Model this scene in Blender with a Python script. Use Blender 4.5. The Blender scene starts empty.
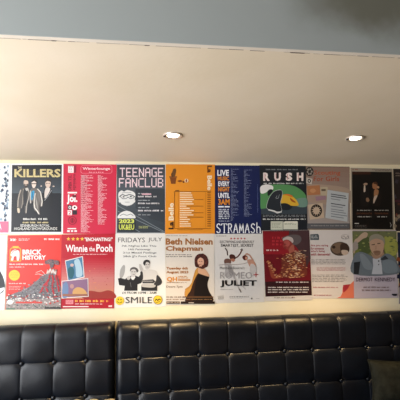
import bpy, bmesh, math, random
from mathutils import Vector, Matrix
S = bpy.context.scene
C = S.collection
PI = math.pi
D = 2.40          # camera to poster wall, metres
EYE = 1.45
F = 400.0

# ------------------------------------------------------------------ camera
yaw, pitch, roll = (math.radians(a) for a in (7.382, 4.144, -0.491))
fwd = Vector((math.sin(yaw)*math.cos(pitch), math.cos(yaw)*math.cos(pitch), math.sin(pitch)))
r0 = Vector((math.cos(yaw), -math.sin(yaw), 0)); u0 = r0.cross(fwd)
rt = r0*math.cos(roll) + u0*math.sin(roll); up = u0*math.cos(roll) - r0*math.sin(roll)
cam = bpy.data.objects.new('camera', bpy.data.cameras.new('camera'))
C.objects.link(cam)
cam.data.sensor_width = 36; cam.data.sensor_fit = 'HORIZONTAL'; cam.data.lens = 36*F/400.0
cam.data.clip_start = 0.02
M = Matrix((rt, up, -fwd)).transposed().to_4x4(); M.translation = Vector((0, -D, EYE))
cam.matrix_world = M
S.camera = cam

def at(px, py, Y=0.0):
    """point of the photograph -> point in the vertical plane y = Y"""
    d = fwd*F + rt*(px-200) - up*(py-200)
    t = (D+Y)/d.y
    return Vector((d.x*t, Y, EYE + d.z*t))

# ------------------------------------------------------------------ materials
def lin(c):
    if isinstance(c, str):
        c = tuple(int(c[i:i+2], 16)/255 for i in (0, 2, 4))
    return tuple((x/12.92 if x <= .04045 else ((x+.055)/1.055)**2.4) for x in c) + (1.0,)
MATS = {}
def mat(col, rough=.5, spec=.35, metal=0.0, name=None, coat=0.0):
    k = (col, rough, spec, metal, coat)
    if k in MATS: return MATS[k]
    m = bpy.data.materials.new(name or 'mat_%s' % (col if isinstance(col, str) else 'c')); m.use_nodes = True
    b = m.node_tree.nodes['Principled BSDF']
    b.inputs['Base Color'].default_value = lin(col); b.inputs['Roughness'].default_value = rough
    b.inputs['Specular IOR Level'].default_value = spec; b.inputs['Metallic'].default_value = metal
    b.inputs['Coat Weight'].default_value = coat
    MATS[k] = m
    return m
def ink(col): return mat(col, .38, .4)

def noisy(name, col_a, col_b, scale, rough, bump=0.0, bscale=200, spec=.3, lo=.35, hi=.65):
    m = bpy.data.materials.new(name); m.use_nodes = True
    N = m.node_tree.nodes; L = m.node_tree.links
    b = N['Principled BSDF']; tc = N.new('ShaderNodeTexCoord')
    n = N.new('ShaderNodeTexNoise'); n.inputs['Scale'].default_value = scale; n.inputs['Detail'].default_value = 6
    L.new(tc.outputs['Object'], n.inputs['Vector'])
    r = N.new('ShaderNodeValToRGB'); r.color_ramp.elements[0].position = lo; r.color_ramp.elements[1].position = hi
    r.color_ramp.elements[0].color = lin(col_a); r.color_ramp.elements[1].color = lin(col_b)
    L.new(n.outputs['Fac'], r.inputs['Fac']); L.new(r.outputs['Color'], b.inputs['Base Color'])
    b.inputs['Roughness'].default_value = rough; b.inputs['Specular IOR Level'].default_value = spec
    if bump:
        n2 = N.new('ShaderNodeTexNoise'); n2.inputs['Scale'].default_value = bscale; n2.inputs['Detail'].default_value = 4
        L.new(tc.outputs['Object'], n2.inputs['Vector'])
        bp = N.new('ShaderNodeBump'); bp.inputs['Strength'].default_value = bump; bp.inputs['Distance'].default_value = .004
        L.new(n2.outputs['Fac'], bp.inputs['Height']); L.new(bp.outputs['Normal'], b.inputs['Normal'])
    return m

M_SOFFIT = noisy('cream_soffit_paint', 'dfd1b8', 'e5d8c2', 3, .55, .12, 60)
M_WALL = noisy('cream_wall_paint', 'e9dcba', 'eee3c6', 4, .42, .15, 45)
M_BEAD = noisy('cream_edge_strip', 'ddd3c4', 'e3dacc', 8, .5, .1, 80)
M_ROOM = noisy('warm_plaster', 'b9ad9c', 'c2b7a6', 2, .7)
M_PANEL = noisy('dark_panelling', '4a3a2c', '574535', 2, .6)
M_FLOOR = noisy('dark_floorboards', '827462', '90826e', 3, .5)
M_LEATHER = noisy('black_leather', '090c13', '0d121b', 9, .33, .2, 260, spec=.42)
M_FOAM = noisy('old_foam', '8a7d60', 'b8ab88', 40, .9, .5, 120)
M_CUSHION = noisy('olive_grey_cloth', '1a1b16', '252620', 30, .95, .5, 420, spec=.1)
M_CRACK = mat('5c4a44', .9, .1)
M_CHROME = mat('d8cfc2', .3, .5, .55, 'polished_chrome')
M_DARKMETAL = mat('2b2622', .5, .5, .6, 'dark_clip')

# fascia: blue-grey paint with a blurred darker patch towards the upper right
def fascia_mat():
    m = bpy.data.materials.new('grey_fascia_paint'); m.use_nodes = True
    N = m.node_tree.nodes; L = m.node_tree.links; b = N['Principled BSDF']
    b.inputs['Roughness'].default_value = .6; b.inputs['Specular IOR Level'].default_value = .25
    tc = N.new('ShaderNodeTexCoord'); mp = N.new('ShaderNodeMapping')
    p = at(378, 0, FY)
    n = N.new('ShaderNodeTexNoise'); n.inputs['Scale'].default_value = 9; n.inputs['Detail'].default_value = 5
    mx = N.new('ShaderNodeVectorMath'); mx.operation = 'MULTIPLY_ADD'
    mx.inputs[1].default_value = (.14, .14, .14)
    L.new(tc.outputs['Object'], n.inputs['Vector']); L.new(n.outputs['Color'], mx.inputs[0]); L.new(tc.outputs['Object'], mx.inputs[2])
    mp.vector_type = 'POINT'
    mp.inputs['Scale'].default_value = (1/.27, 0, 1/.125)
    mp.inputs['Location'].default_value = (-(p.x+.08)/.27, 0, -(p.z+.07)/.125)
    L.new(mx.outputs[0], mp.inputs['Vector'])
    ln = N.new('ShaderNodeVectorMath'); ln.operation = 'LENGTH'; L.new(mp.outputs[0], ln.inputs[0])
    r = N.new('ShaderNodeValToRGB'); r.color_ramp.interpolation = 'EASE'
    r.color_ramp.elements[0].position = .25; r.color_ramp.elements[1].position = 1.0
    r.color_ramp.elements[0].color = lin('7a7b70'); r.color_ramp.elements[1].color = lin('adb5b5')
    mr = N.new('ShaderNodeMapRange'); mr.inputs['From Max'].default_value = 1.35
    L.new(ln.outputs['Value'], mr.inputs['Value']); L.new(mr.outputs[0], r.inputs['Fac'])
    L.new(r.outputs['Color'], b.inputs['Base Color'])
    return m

# ------------------------------------------------------------------ object helpers
def link(name, bm, mats, parent=None, smooth=False, loc=None):
    me = bpy.data.meshes.new(name); bm.normal_update(); bm.to_mesh(me); bm.free()
    for m in (mats if isinstance(mats, (list, tuple)) else [mats]): me.materials.append(m)
    if smooth:
        for p in me.polygons: p.use_smooth = True
    o = bpy.data.objects.new(name, me); C.objects.link(o)
    if parent: o.parent = parent
    if loc is not None: o.location = loc
    return o
def empty(name, loc, label, cat, group=None):
    o = bpy.data.objects.new(name, None); C.objects.link(o); o.location = loc
    o.empty_display_size = .05
    o['label'] = label; o['category'] = cat
    if group: o['group'] = group
    return o
def box(bm, lo, hi, mi=0):
    vs = [bm.verts.new((x, y, z)) for x in (lo[0], hi[0]) for y in (lo[1], hi[1]) for z in (lo[2], hi[2])]
    for q in ((0,1,3,2), (4,6,7,5), (0,4,5,1), (2,3,7,6), (0,2,6,4), (1,5,7,3)):
        f = bm.faces.new([vs[i] for i in q]); f.material_index = mi
def struct(name, bm, m, parent=None):
    o = link(name, bm, m, parent)
    o['kind'] = 'structure'
    return o
def sbox(name, lo, hi, m):
    bm = bmesh.new(); box(bm, lo, hi); return struct(name, bm, m)

# ------------------------------------------------------------------ the room
XL, XR, YF = -1.5, 3.3, -4.3
SL = .105                                   # soffit rises towards the room
SZ0 = EYE + .4055
FY = -1.273                                 # the fascia plane
def sz(y): return SZ0 + SL*(-y)
ZF = sz(FY)
sbox('floor', (XL, YF, -.1), (XR, 0, 0), M_FLOOR)
sbox('ceiling', (XL, YF, 2.75), (XR, FY+.05, 2.85), M_ROOM)
sbox('wall_back', (XL-.1, 0, -.1), (XR+.1, .12, 2.85), M_WALL)
sbox('wall_right', (XR, YF, -.1), (XR+.1, 0, 2.85), M_PANEL)
sbox('wall_front', (XL-.1, YF-.1, -.1), (XR+.1, YF, 2.85), M_PANEL)
# left wall with a window opening
WY0, WY1, WZ0, WZ1 = -3.0, -.5, .3, 2.2
bm = bmesh.new()
box(bm, (XL-.1, YF, -.1), (XL, WY0, 2.85)); box(bm, (XL-.1, WY1, -.1), (XL, 0, 2.85))
box(bm, (XL-.1, WY0, -.1), (XL, WY1, WZ0)); box(bm, (XL-.1, WY0, WZ1), (XL, WY1, 2.85))
struct('wall_left', bm, M_ROOM)
bm = bmesh.new()
for y in (WY0, (WY0+WY1)/2-.025, WY1-.05): box(bm, (XL-.08, y, WZ0), (XL-.02, y+.05, WZ1))
for z in (WZ0, WZ1-.05): box(bm, (XL-.08, WY0, z), (XL-.02, WY1, z+.05))
struct('window_1', bm, mat('e8e6e0', .4))
# soffit
bm = bmesh.new()
v = [bm.verts.new(p) for p in ((XL, 0, sz(0)), (XR, 0, sz(0)), (XR, FY+.014, sz(FY+.014)), (XL, FY+.014, sz(FY+.014)),
     (XL, 0, sz(0)+.06), (XR, 0, sz(0)+.06), (XR, FY+.014, ZF+.06), (XL, FY+.014, ZF+.06))]
for q in ((0,1,2,3), (7,6,5,4), (0,4,5,1), (3,2,6,7), (0,3,7,4), (1,5,6,2)): bm.faces.new([v[i] for i in q])
soffit = struct('ceiling_soffit', bm, M_SOFFIT)
# edge strip along the soffit
bm = bmesh.new()
y0, y1 = FY, FY+.014
v = [bm.verts.new(p) for p in ((XL, y1, sz(y1)-.0012), (XR, y1, sz(y1)-.0012), (XR, y0, ZF-.0012), (XL, y0, ZF-.0012),
     (XL, y1, sz(y1)+.05), (XR, y1, sz(y1)+.05), (XR, y0, ZF+.03), (XL, y0, ZF+.03))]
for q in ((0,1,2,3), (7,6,5,4), (0,4,5,1), (3,2,6,7), (0,3,7,4), (1,5,6,2)): bm.faces.new([v[i] for i in q])
strip = struct('trim_1', bm, M_BEAD)
# fine crack between strip and soffit
rnd = random.Random(4)
bm = bmesh.new(); x = XL+.02
while x < XR-.1:
    L_ = rnd.uniform(.01, .09); w = rnd.choice((.0012, .0018, .0018, .0026))
    yc = FY+.0145+rnd.uniform(-.0006, .0006)
    q = [bm.verts.new((xx, yy, sz(yy)-.0018)) for xx, yy in ((x, yc-w/2), (x+L_, yc-w*.4), (x+L_, yc+w*.4), (x, yc+w/2))]
    bm.faces.new(q); x += L_ + rnd.choice((0, .002, .004, .02)) * (1 if x < .25 else 3)
for px0, px1, py in ((52, 58, 40.4), (144, 150, 45.6), (288, 303, 50.3)):
    a, b_ = at(px0, py, FY+.03), at(px1, py, FY+.03)
    q = [bm.verts.new((xx, yy, sz(yy)-.0022)) for xx, yy in ((a.x, FY+.0128), (b_.x, FY+.0125), (b_.x-.002, FY+.0165), (a.x+.003, FY+.017))]
    bm.faces.new(q)
struct('crack', bm, M_CRACK, strip)
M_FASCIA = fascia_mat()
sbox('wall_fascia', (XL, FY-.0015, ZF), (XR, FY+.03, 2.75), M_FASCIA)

# ------------------------------------------------------------------ downlights
def downlight(px, py, label):
    d = fwd*F + rt*(px-200) - up*(py-200)
    t = (SZ0+SL*D-EYE)/(d.z+SL*d.y)
    p = Vector((d.x*t, d.y*t-D, EYE+d.z*t)); y = p.y
    root = empty('downlight', (p.x, y, sz(y)), label, 'ceiling light', 'recessed downlights in the soffit')
    root.rotation_euler = (-math.atan(SL), 0, 0)
    n = 40; R = .047
    prof = [(R, 0), (R, -.0035), (R*.96, -.0065), (R*.82, -.0065), (R*.74, -.0045), (R*.60, -.0012)]
    bm = bmesh.new(); rings = []
    for r, z in prof: rings.append([bm.verts.new((r*math.cos(2*PI*i/n), r*math.sin(2*PI*i/n), z)) for i in range(n)])
    for a, b_ in zip(rings, rings[1:]):
        for i in range(n): bm.faces.new((a[i], a[(i+1) % n], b_[(i+1) % n], b_[i]))
    link('trim_ring', bm, M_CHROME, root, True)
    bm = bmesh.new()
    pr = [(R*.60, -.0012), (R*.58, -.003), (R*.4, -.0045), (R*.2, -.005)]
    rings = [[bm.verts.new((r*math.cos(2*PI*i/n), r*math.sin(2*PI*i/n), z)) for i in range(n)] for r, z in pr]
    for a, b_ in zip(rings, rings[1:]):
        for i in range(n): bm.faces.new((a[i], a[(i+1) % n], b_[(i+1) % n], b_[i]))
    bm.faces.new(rings[-1])
    m = bpy.data.materials.get('lamp_glow')
    if not m:
        m = bpy.data.materials.new('lamp_glow'); m.use_nodes = True
        b = m.node_tree.nodes['Principled BSDF']
        b.inputs['Emission Color'].default_value = (1, .86, .62, 1); b.inputs['Emission Strength'].default_value = 14
    link('lamp_lens', bm, m, root, True)
    bm = bmesh.new()
    box(bm, (-R*1.0, -.008, -.009), (-R*.72, .008, -.004))
    bmesh.ops.bevel(bm, geom=bm.edges[:], offset=.0015, segments=2, affect='EDGES')
    link('spring_clip', bm, M_DARKMETAL, root)
    l = bpy.data.lights.new('downlight_beam', 'SPOT'); l.energy = LAMP_W; l.color = (1, .68, .32)
    l.spot_size = math.radians(84); l.spot_blend = .75; l.shadow_soft_size = .03
    lo = bpy.data.objects.new('beam', l); C.objects.link(lo); lo.parent = root; lo.location = (0, 0, -.02)
    lo.rotation_euler = (math.radians(4), 0, 0)
    return root
LAMP_W = 75.0
downlight(173, 135.2, 'chrome recessed downlight in the cream soffit, nearer the middle, level ring')
downlight(355.2, 138.0, 'chrome recessed downlight in the cream soffit, toward the right wall end')

# ------------------------------------------------------------------ printed posters
TXT = {}
def text_mesh(s, bold):
    k = (s, bold)
    if k in TXT: return TXT[k]
    cu = bpy.data.curves.new('t', 'FONT'); cu.body = s; cu.resolution_u = 2; cu.offset = bold; cu.fill_mode = 'FRONT'
    o = bpy.data.objects.new('t', cu); C.objects.link(o)
    dg = bpy.context.evaluated_depsgraph_get(); dg.update()
    me = bpy.data.meshes.new_from_object(o.evaluated_get(dg))
    vs = [(v.co.x, v.co.y) for v in me.vertices]; fs = [tuple(p.vertices) for p in me.polygons]
    bpy.data.objects.remove(o); bpy.data.curves.remove(cu); bpy.data.meshes.remove(me)
    xs = [a for a, _ in vs]; ys = [b for _, b in vs]
    x0, x1, y0, y1 = min(xs), max(xs), min(ys), max(ys)
    vs = [((a-x0)/(x1-x0), (b-y0)/(y1-y0)) for a, b in vs]
    TXT[k] = (vs, fs); return TXT[k]

PIX = {'T': '11111 00100 00100 00100 00100 00100 00100', 'E': '11111 10000 10000 11110 10000 10000 11111',
       'N': '10001 11001 11001 10101 10011 10011 10001', 'A': '01110 10001 10001 11111 10001 10001 10001',
       'G': '01111 10000 10000 10011 10001 10001 01111', 'F': '11111 10000 10000 11110 10000 10000 10000',
       'C': '01111 10000 10000 10000 10000 10000 01111', 'L': '10000 10000 10000 10000 10000 10000 11111',
       'U': '10001 10001 10001 10001 10001 10001 01110', 'B': '11110 10001 10001 11110 10001 10001 11110'}

def smooth_pts(pts, k=5):
    out = []; n = len(pts)
    for i in range(n):
        p0, p1, p2, p3 = (Vector(pts[(i+j-1) % n]) for j in range(4))
        for j in range(k):
            t = j/k
            out.append(.5*((2*p1)+(p2-p0)*t+(2*p0-5*p1+4*p2-p3)*t*t+(3*p1-p0-3*p2+p3)*t**3))
    return [tuple(p) for p in out]

LAY = .00009
class Poster:
    """thin printed sheet on the wall; coordinates are read in a zoom frame of the photo"""
    idx = 0
    def __init__(s, corners, name, label, cat, paper, group='posters on the wall', lift=None):
        s.frame((0, 0, 400, 400))
        P = [at(*c) for c in corners]
        cx = sum(p.x for p in P)/4; zb = min(p.z for p in P)
        y = -(.0006 + (.0014 if Poster.idx % 2 else 0) + (.0008 if Poster.idx >= 10 else 0)); Poster.idx += 1
        s.o = Vector((cx, y, zb)); s.k = 0
        s.root = empty(name, s.o, label, cat, group)
        bm = bmesh.new()
        Q = [p - s.o for p in P]
        a = [bm.verts.new((p.x, 0, p.z)) for p in Q]; b = [bm.verts.new((p.x, .0004, p.z)) for p in Q]
        bm.faces.new(a[::-1]); bm.faces.new(b)
        for i in range(4): bm.faces.new((a[i], a[(i+1) % 4], b[(i+1) % 4], b[i]))
        bmesh.ops.recalc_face_normals(bm, faces=bm.faces[:])
        link('paper_sheet', bm, ink(paper), s.root)
        s.bm = None
    def frame(s, f): s.f = f; s.sc = max(f[2]-f[0], f[3]-f[1])/400.0
    def w(s, x, y):
        p = at(s.f[0]+x*s.sc, s.f[1]+y*s.sc); return (p.x-s.o.x, p.z-s.o.z)
    def part(s, name, label=None):
        s.end(); s.bm = bmesh.new(); s.m = []; s.n = name; s.lb = label
    def end(s):
        if s.bm and len(s.bm.verts):
            for f in s.bm.faces:
                f.normal_update()
                if f.normal.y > 0: f.normal_flip()
            o = link(s.n, s.bm, s.m, s.root)
            if s.lb: o['label'] = s.lb
        s.bm = None
    def mi(s, col):
        m = ink(col)
        if m not in s.m: s.m.append(m)
        return s.m.index(m)
    def face(s, pts, mi):
        try:
            f = s.bm.faces.new([s.bm.verts.new((x, -s.k*LAY, z)) for x, z in pts]); f.material_index = mi
        except ValueError: pass
    def poly(s, pts, col, smooth=False):
        s.k += 1
        if smooth: pts = smooth_pts(pts)
        s.face([s.w(*p) for p in pts], s.mi(col))
    def blob(s, pts, col): s.poly(pts, col, True)
    def rect(s, x0, y0, x1, y1, col): s.poly(((x0, y0), (x1, y0), (x1, y1), (x0, y1)), col)
    def ell(s, x, y, rx, ry, col, n=20): s.poly([(x+rx*math.cos(2*PI*i/n), y+ry*math.sin(2*PI*i/n)) for i in range(n)], col)
    def ring(s, x, y, rx, ry, t, col, n=20, a0=0, a1=2*PI):
        s.k += 1; m = s.mi(col)
        for i in range(n):
            a, b = a0+(a1-a0)*i/n, a0+(a1-a0)*(i+1)/n
            s.face([s.w(x+r*math.cos(g)*rx, y+r*math.sin(g)*ry) for r, g in ((1, a), (1, b), (1-t, b), (1-t, a))], m)
    def grad(s, x0, y0, x1, y1, c0, c1, n=12):
        """printed blend of two inks, in even bands"""
        s.k += 1
        h = lambda c: [int(c[i:i+2], 16) for i in (0, 2, 4)]
        a, b = h(c0), h(c1)
        for i in range(n):
            t = i/(n-1); c = '%02x%02x%02x' % tuple(round(p+(q-p)*t) for p, q in zip(a, b))
            ya, yb = y0+(y1-y0)*i/n, y0+(y1-y0)*(i+1)/n
            s.face([s.w(*p) for p in ((x0, ya), (x1, ya), (x1, yb), (x0, yb))], s.mi(c))
    def line(s, pts, wd, col):
        s.k += 1; m = s.mi(col)
        for (xa, ya), (xb, yb) in zip(pts, pts[1:]):
            L_ = math.hypot(xb-xa, yb-ya) or 1; nx, ny = -(yb-ya)/L_*wd/2, (xb-xa)/L_*wd/2
            s.face([s.w(*p) for p in ((xa+nx, ya+ny), (xb+nx, yb+ny), (xb-nx, yb-ny), (xa-nx, ya-ny))], m)
    def fresh(s):
        if s.n in ('small_print', 'print_block'): s.part('print_block', s.lb)
        elif s.n in ('title', 'title_word'): s.part('title_word', s.lb)
        elif s.n in ('stacked_words', 'word', 'heading', 'headline'): s.part('word')
    def text(s, t, x0, y0, x1, y1, col, bold=0.0, rot=0):
        s.fresh()
        s.k += 1; m = s.mi(col); vs, fs = text_mesh(t, bold)
        base = []
        for a, b in vs:
            if rot == 90: x, y = x0+(1-b)*(x1-x0), y1-a*(y1-y0)      # reads upward
            elif rot == -90: x, y = x0+b*(x1-x0), y0+a*(y1-y0)       # reads downward
            else: x, y = x0+a*(x1-x0), y1-b*(y1-y0)
            q = s.w(x, y); base.append(s.bm.verts.new((q[0], -s.k*LAY, q[1])))
        for f in fs:
            try: g = s.bm.faces.new([base[i] for i in f]); g.material_index = m
            except ValueError: pass
    def pixels(s, t, x0, y0, x1, y1, col):
        s.fresh()
        s.k += 1; m = s.mi(col); n = len(t); cw = (x1-x0)/(n*6-1); ch = (y1-y0)/7
        for i, c in enumerate(t):
            for r, row in enumerate(PIX[c].split()):
                for j, b in enumerate(row):
                    if b == '1':
                        xa, ya = x0+(i*6+j)*cw, y0+r*ch
                        s.face([s.w(*p) for p in ((xa, ya), (xa+cw*1.02, ya), (xa+cw*1.02, ya+ch*1.02), (xa, ya+ch*1.02))], m)
    def lines(s, x0, y0, x1, y1, n, col, fill=.45, ragged=.25, align='l', seed=1, word=14):
        """print too small to read: rows of word-length dashes"""
        s.fresh()
        s.k += 1; m = s.mi(col); R = random.Random(seed); h = (y1-y0)/n
        for i in range(n):
            L_ = (x1-x0)*(1-R.random()*ragged)
            a = x0 if align == 'l' else (x0+(x1-x0-L_)/2 if align == 'c' else x1-L_)
            e = a+L_; ya = y0+h*i; x = a
            lw = max(h*fill*.62, (x1-x0)/70)
            while x < e-1:
                we = min(e, x+word*R.uniform(.5, 1.4))
                while x < we:
                    q = min(lw*R.uniform(.6, 1.0), we-x); c = R.choice((0, 0, .12, .25))
                    s.face([s.w(*p) for p in ((x, ya+h*fill*c), (x+q, ya+h*fill*c), (x+q, ya+h*fill), (x, ya+h*fill))], m)
                    x += lw*1.12
                x += lw*.9
    def specks(s, pts_fn, n, rx, ry, cols, seed=1):
        R = random.Random(seed)
        for i in range(n):
            if i % 12 == 0: s.k += 1
            x, y = pts_fn(R); m = s.mi(R.choice(cols)); a = R.uniform(.5, 1.3)
            t = R.uniform(0, PI)
            s.face([s.w(x+rx*a*math.cos(t+j*PI/2), y+ry*a*math.sin(t+j*PI/2)) for j in range(4)], m)

WALLP = 'posters on the wall'
# 1 black concert poster
p = Poster([(11.1,163.5),(63.4,163.7),(62.8,233.7),(8.9,233.7)], 'concert_poster',
  'black concert poster with three suited men under pale gold block title, top row left', 'poster', 'e9ebee')
A = (0,155,70,240); B = (14,176,60,216)
p.frame(A); p.part('black_panel'); p.poly(((57,47),(291,46),(289,362),(52,362)), '14171d')
p.grad(57,47,290,130,'14171d','333b43',10); p.grad(56,130,290,180,'333b43','3d4851',6)
p.poly(((55,180),(290,186),(289,330),(53,330)), '161a22')
p.part('title'); p.text('KILLERS', 68,66,285,105,'cfc08a',.03); p.text('THE', 84,55,102,65,'d8d0b0',.02)
p.lines(74,72,280,103,5,'7d7048',.25,0,'l',3,9)
p.part('printed_figure', 'bearded man in pale jacket at left'); p.frame(B)
# left man
p.blob([(62,118),(85,102),(125,103),(138,130),(135,180),(118,230),(112,300),(105,330),(98,320),(100,250),(80,250),(60,290),(50,322),(30,310),(28,260),(40,210),(45,150)], '4d4845')
p.line([(60,120),(46,160),(36,210),(34,270)],9,'a39a90'); p.line([(84,112),(78,180),(74,236),(66,280)],7,'8d857b'); p.line([(122,112),(134,150),(128,190),(112,250),(106,322)],8,'a9a29a'); p.line([(104,196),(98,250),(100,318)],5,'77716a')
p.blob([(85,120),(108,115),(118,135),(108,250),(92,250),(80,180)], '1d1f25')
p.blob([(100,108),(122,104),(124,122),(108,130)], 'b9b4ae'); p.blob([(30,280),(48,285),(50,318),(34,318)], 'c9b9a4')
p.blob([(88,42),(108,38),(124,48),(124,75),(112,98),(98,96),(86,75)], 'c4b0a2')
p.blob([(88,68),(104,74),(123,68),(120,92),(106,104),(92,92)], '3a3230'); p.rect(96,78,114,82,'bda89a')
p.part('printed_figure', 'long haired man in dark suit')
p.blob([(275,100),(300,98),(328,122),(335,180),(330,260),(250,260),(250,180),(262,120)], '171a20')
p.blob([(278,104),(310,102),(312,130),(272,195),(266,150)], 'cfc6bf'); p.line([(328,124),(300,168),(266,214)],5,'9a9da0')
p.blob([(276,45),(296,34),(316,42),(320,70),(308,98),(288,100),(274,80)], 'cdb8aa'); p.blob([(270,60),(276,36),(298,26),(318,34),(326,60),(316,50),(290,44),(276,56)], '37302e')
p.rect(278,62,294,67,'40383a'); p.rect(300,62,314,67,'40383a'); p.ell(238,88,7,6,'c2b2a6'); p.ell(345,90,9,6,'b8a89c')
p.part('printed_figure', 'man in pale suit and blue shirt')
p.blob([(150,112),(175,102),(205,110),(235,140),(250,220),(246,262),(232,268),(226,230),(222,290),(226,336),(212,330),(204,300),(188,308),(172,280),(168,215),(150,240),(138,230),(140,150)], '66615d')
p.line([(205,112),(232,142),(246,220),(240,262)],9,'d3cec7'); p.line([(176,240),(182,280),(200,300),(218,330)],10,'dcd7d0'); p.line([(146,128),(142,200),(146,236)],7,'c9c3bc'); p.line([(186,150),(178,210),(176,250)],8,'d0cac3'); p.line([(204,240),(208,290)],8,'57534f'); p.line([(212,170),(222,230)],8,'5d5955')
p.blob([(152,140),(176,128),(178,150),(160,210),(150,190)], '2f93bd'); p.line([(165,138),(160,190)],7,'1d4f74')
p.blob([(210,130),(226,160),(232,230),(218,215),(206,170)], '6d6864'); p.blob([(190,180),(205,240),(208,290),(196,250)], '9c9892')
p.blob([(158,44),(176,36),(194,46),(194,76),(182,102),(166,102),(156,76)], 'dac8bc'); p.rect(156,64,196,72,'3c3736'); p.blob([(156,56),(160,38),(178,32),(196,42),(194,54),(176,44)], '2c2624')
p.frame(A); p.part('small_print')
p.lines(110,297,224,308,1,'d6d6d2',.8,0,'l',5,26); p.lines(108,314,228,323,1,'c9b98c',.8,0,'l',6,22)
p.text('EDINBURGH ROYAL',98,326,235,338,'dcdcd8',.01); p.text('HIGHLAND SHOWGROUNDS',68,340,270,353,'dcdcd8',.01); p.lines(115,358,222,363,1,'6d7379',.8,0,'l',7,20)
p.end()

# 2 crimson drinks list
p = Poster([(63.5,163.9),(116.7,164.6),(115.6,234.1),(63.1,233.7)], 'drinks_list_poster',
  'crimson poster with two columns of tiny white print and sideways block lettering', 'poster', 'c92b48')
p.frame((55,155,125,240))
p.part('title'); p.text('Winterlounge', 130,58,260,74,'f3dfe2',.02)
p.line([(128,50),(262,48),(268,56),(268,80),(262,86),(128,86),(122,80),(122,58),(128,50)],1.6,'e28d9c'); p.lines(160,79,228,84,1,'eec0c8',.8,0,'c',3,8)
p.part('small_print'); p.lines(122,95,182,365,62,'f0d3d8',.5,.72,'l',21,16); p.lines(202,95,246,328,54,'f0d3d8',.5,.72,'l',22,14)
p.lines(124,93,160,235,16,'6a1624',.2,.7,'l',23,16)
p.part('sideways_lettering'); p.rect(62,52,88,84,'f2e4e4'); p.lines(66,54,86,82,4,'3a2a30',.4,.2,'l',4,6); p.rect(90,50,100,84,'8d2138')
p.text('OPEN', 63,128,78,168,'5d1a2a',.02,90); p.text('TIL', 63,94,78,122,'7c2034',.01,90); p.lines(86,92,100,168,8,'5d1a2a',.5,.1,'l',9,12)
p.part('emblems'); p.rect(60,174,104,181,'f6e6e6')
p.text('Jol.', 56,186,106,232,'fbf1f0',.035); p.rect(82,188,100,200,'6a1c2c')
p.rect(60,236,80,257,'2d2530'); p.ell(93,248,12,11,'f4e6e6'); p.ell(93,247,5,5,'2d2530'); p.rect(60,260,80,283,'f4e6e6'); p.rect(83,260,104,281,'30262f'); p.text('2',63,263,77,280,'c92b48',.02); p.text('0',64,239,77,255,'e9d9da',.02)
p.ring(82,308,20,20,.14,'7d1c30'); p.ring(82,308,11,11,.25,'9b2138'); p.rect(78,296,86,320,'8f2036')
p.rect(60,344,100,349,'f4e6e6'); p.rect(58,354,70,362,'f4e6e6'); p.rect(76,354,86,362,'f4e6e6'); p.rect(92,354,104,362,'f4e6e6')
p.end()

# 3 slate poster with pixel lettering
p = Poster([(115.7,163.7),(166.4,164.6),(165.7,234.1),(115.7,233.7)], 'concert_poster',
  'slate grey tour poster with blocky pale pink pixel lettering and two white furry heads', 'poster', 'c3c7c9')
p.frame((110,155,180,240))
p.part('slate_panel'); p.rect(33,46,259,366,'474e56'); p.grad(33,46,259,160,'3d434b','4f565e',8); p.grad(33,160,259,366,'525a61','3a4148',10)
for x in (0,26,52): p.line([(36,238+x),(258-x*.3,362+x*.05)] if x < 50 else [(36,300),(140,362)],3,'7b858b')
p.poly(((120,160),(258,160),(258,320),(190,300),(120,250)),'3a4047')
p.part('title'); p.pixels('TEENAGE',46,60,250,103,'ead0d6'); p.pixels('FANCLUB',42,109,250,152,'ead0d6')
p.part('printed_creature', 'white furry head')
p.blob([(40,180),(54,167),(66,172),(80,165),(96,168),(108,172),(119,184),(117,206),(112,226),(94,237),(74,238),(54,230),(42,210)],'e2e3e1')
for x in range(44,118,9): p.poly(((x-4,230-abs(x-80)*.45),(x+4,230-abs(x-80)*.45),(x,243-abs(x-80)*.45)),'e2e3e1')
p.line([(44,196),(58,186),(74,192),(90,186),(106,190),(117,197)],4,'4b5259'); p.line([(48,196),(60,206),(76,205),(84,198),(96,206),(110,202),(115,196)],3,'6d747a')
p.line([(56,180),(70,176),(84,178),(100,177)],2.4,'9aa0a4'); p.ell(64,197,5,3,'2c3136'); p.ell(98,196,5,3,'2c3136'); p.line([(70,222),(92,222)],2.4,'8d9397')
p.part('printed_creature', 'white furry head cut off at the eyes')
p.blob([(37,297),(42,280),(58,268),(78,263),(98,268),(113,280),(119,297),(80,300)],'e2e3e1')
p.line([(46,286),(62,278),(80,284),(98,278),(110,286)],3,'7d848a')
p.part('date_lettering'); p.rect(36,322,118,356,'2f353b'); p.poly(((38,298),(118,298),(118,322),(40,322)),'3b4248'); p.text('2023',42,302,114,321,'d3dd62',.04); p.text('UK&EU',42,327,114,352,'d3dd62',.03)
p.part('small_print')
for (y,w1,w2) in ((179,60,88),(211,56,100),(245,58,118)): p.lines(132,y,132+w1,y+7,1,'aab0b4',.75,0,'l',y,15); p.lines(132,y+13,132+w2,y+22,1,'dcdadd',.8,0,'l',y+1,24)
p.rect(150,181,194,188,'d6a9b6'); p.lines(132,279,190,285,1,'a3a9ad',.8,0,'l',9,16); p.lines(135,334,186,348,2,'b9bf7f',.5,.1,'l',3,18)
p.end()

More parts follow.
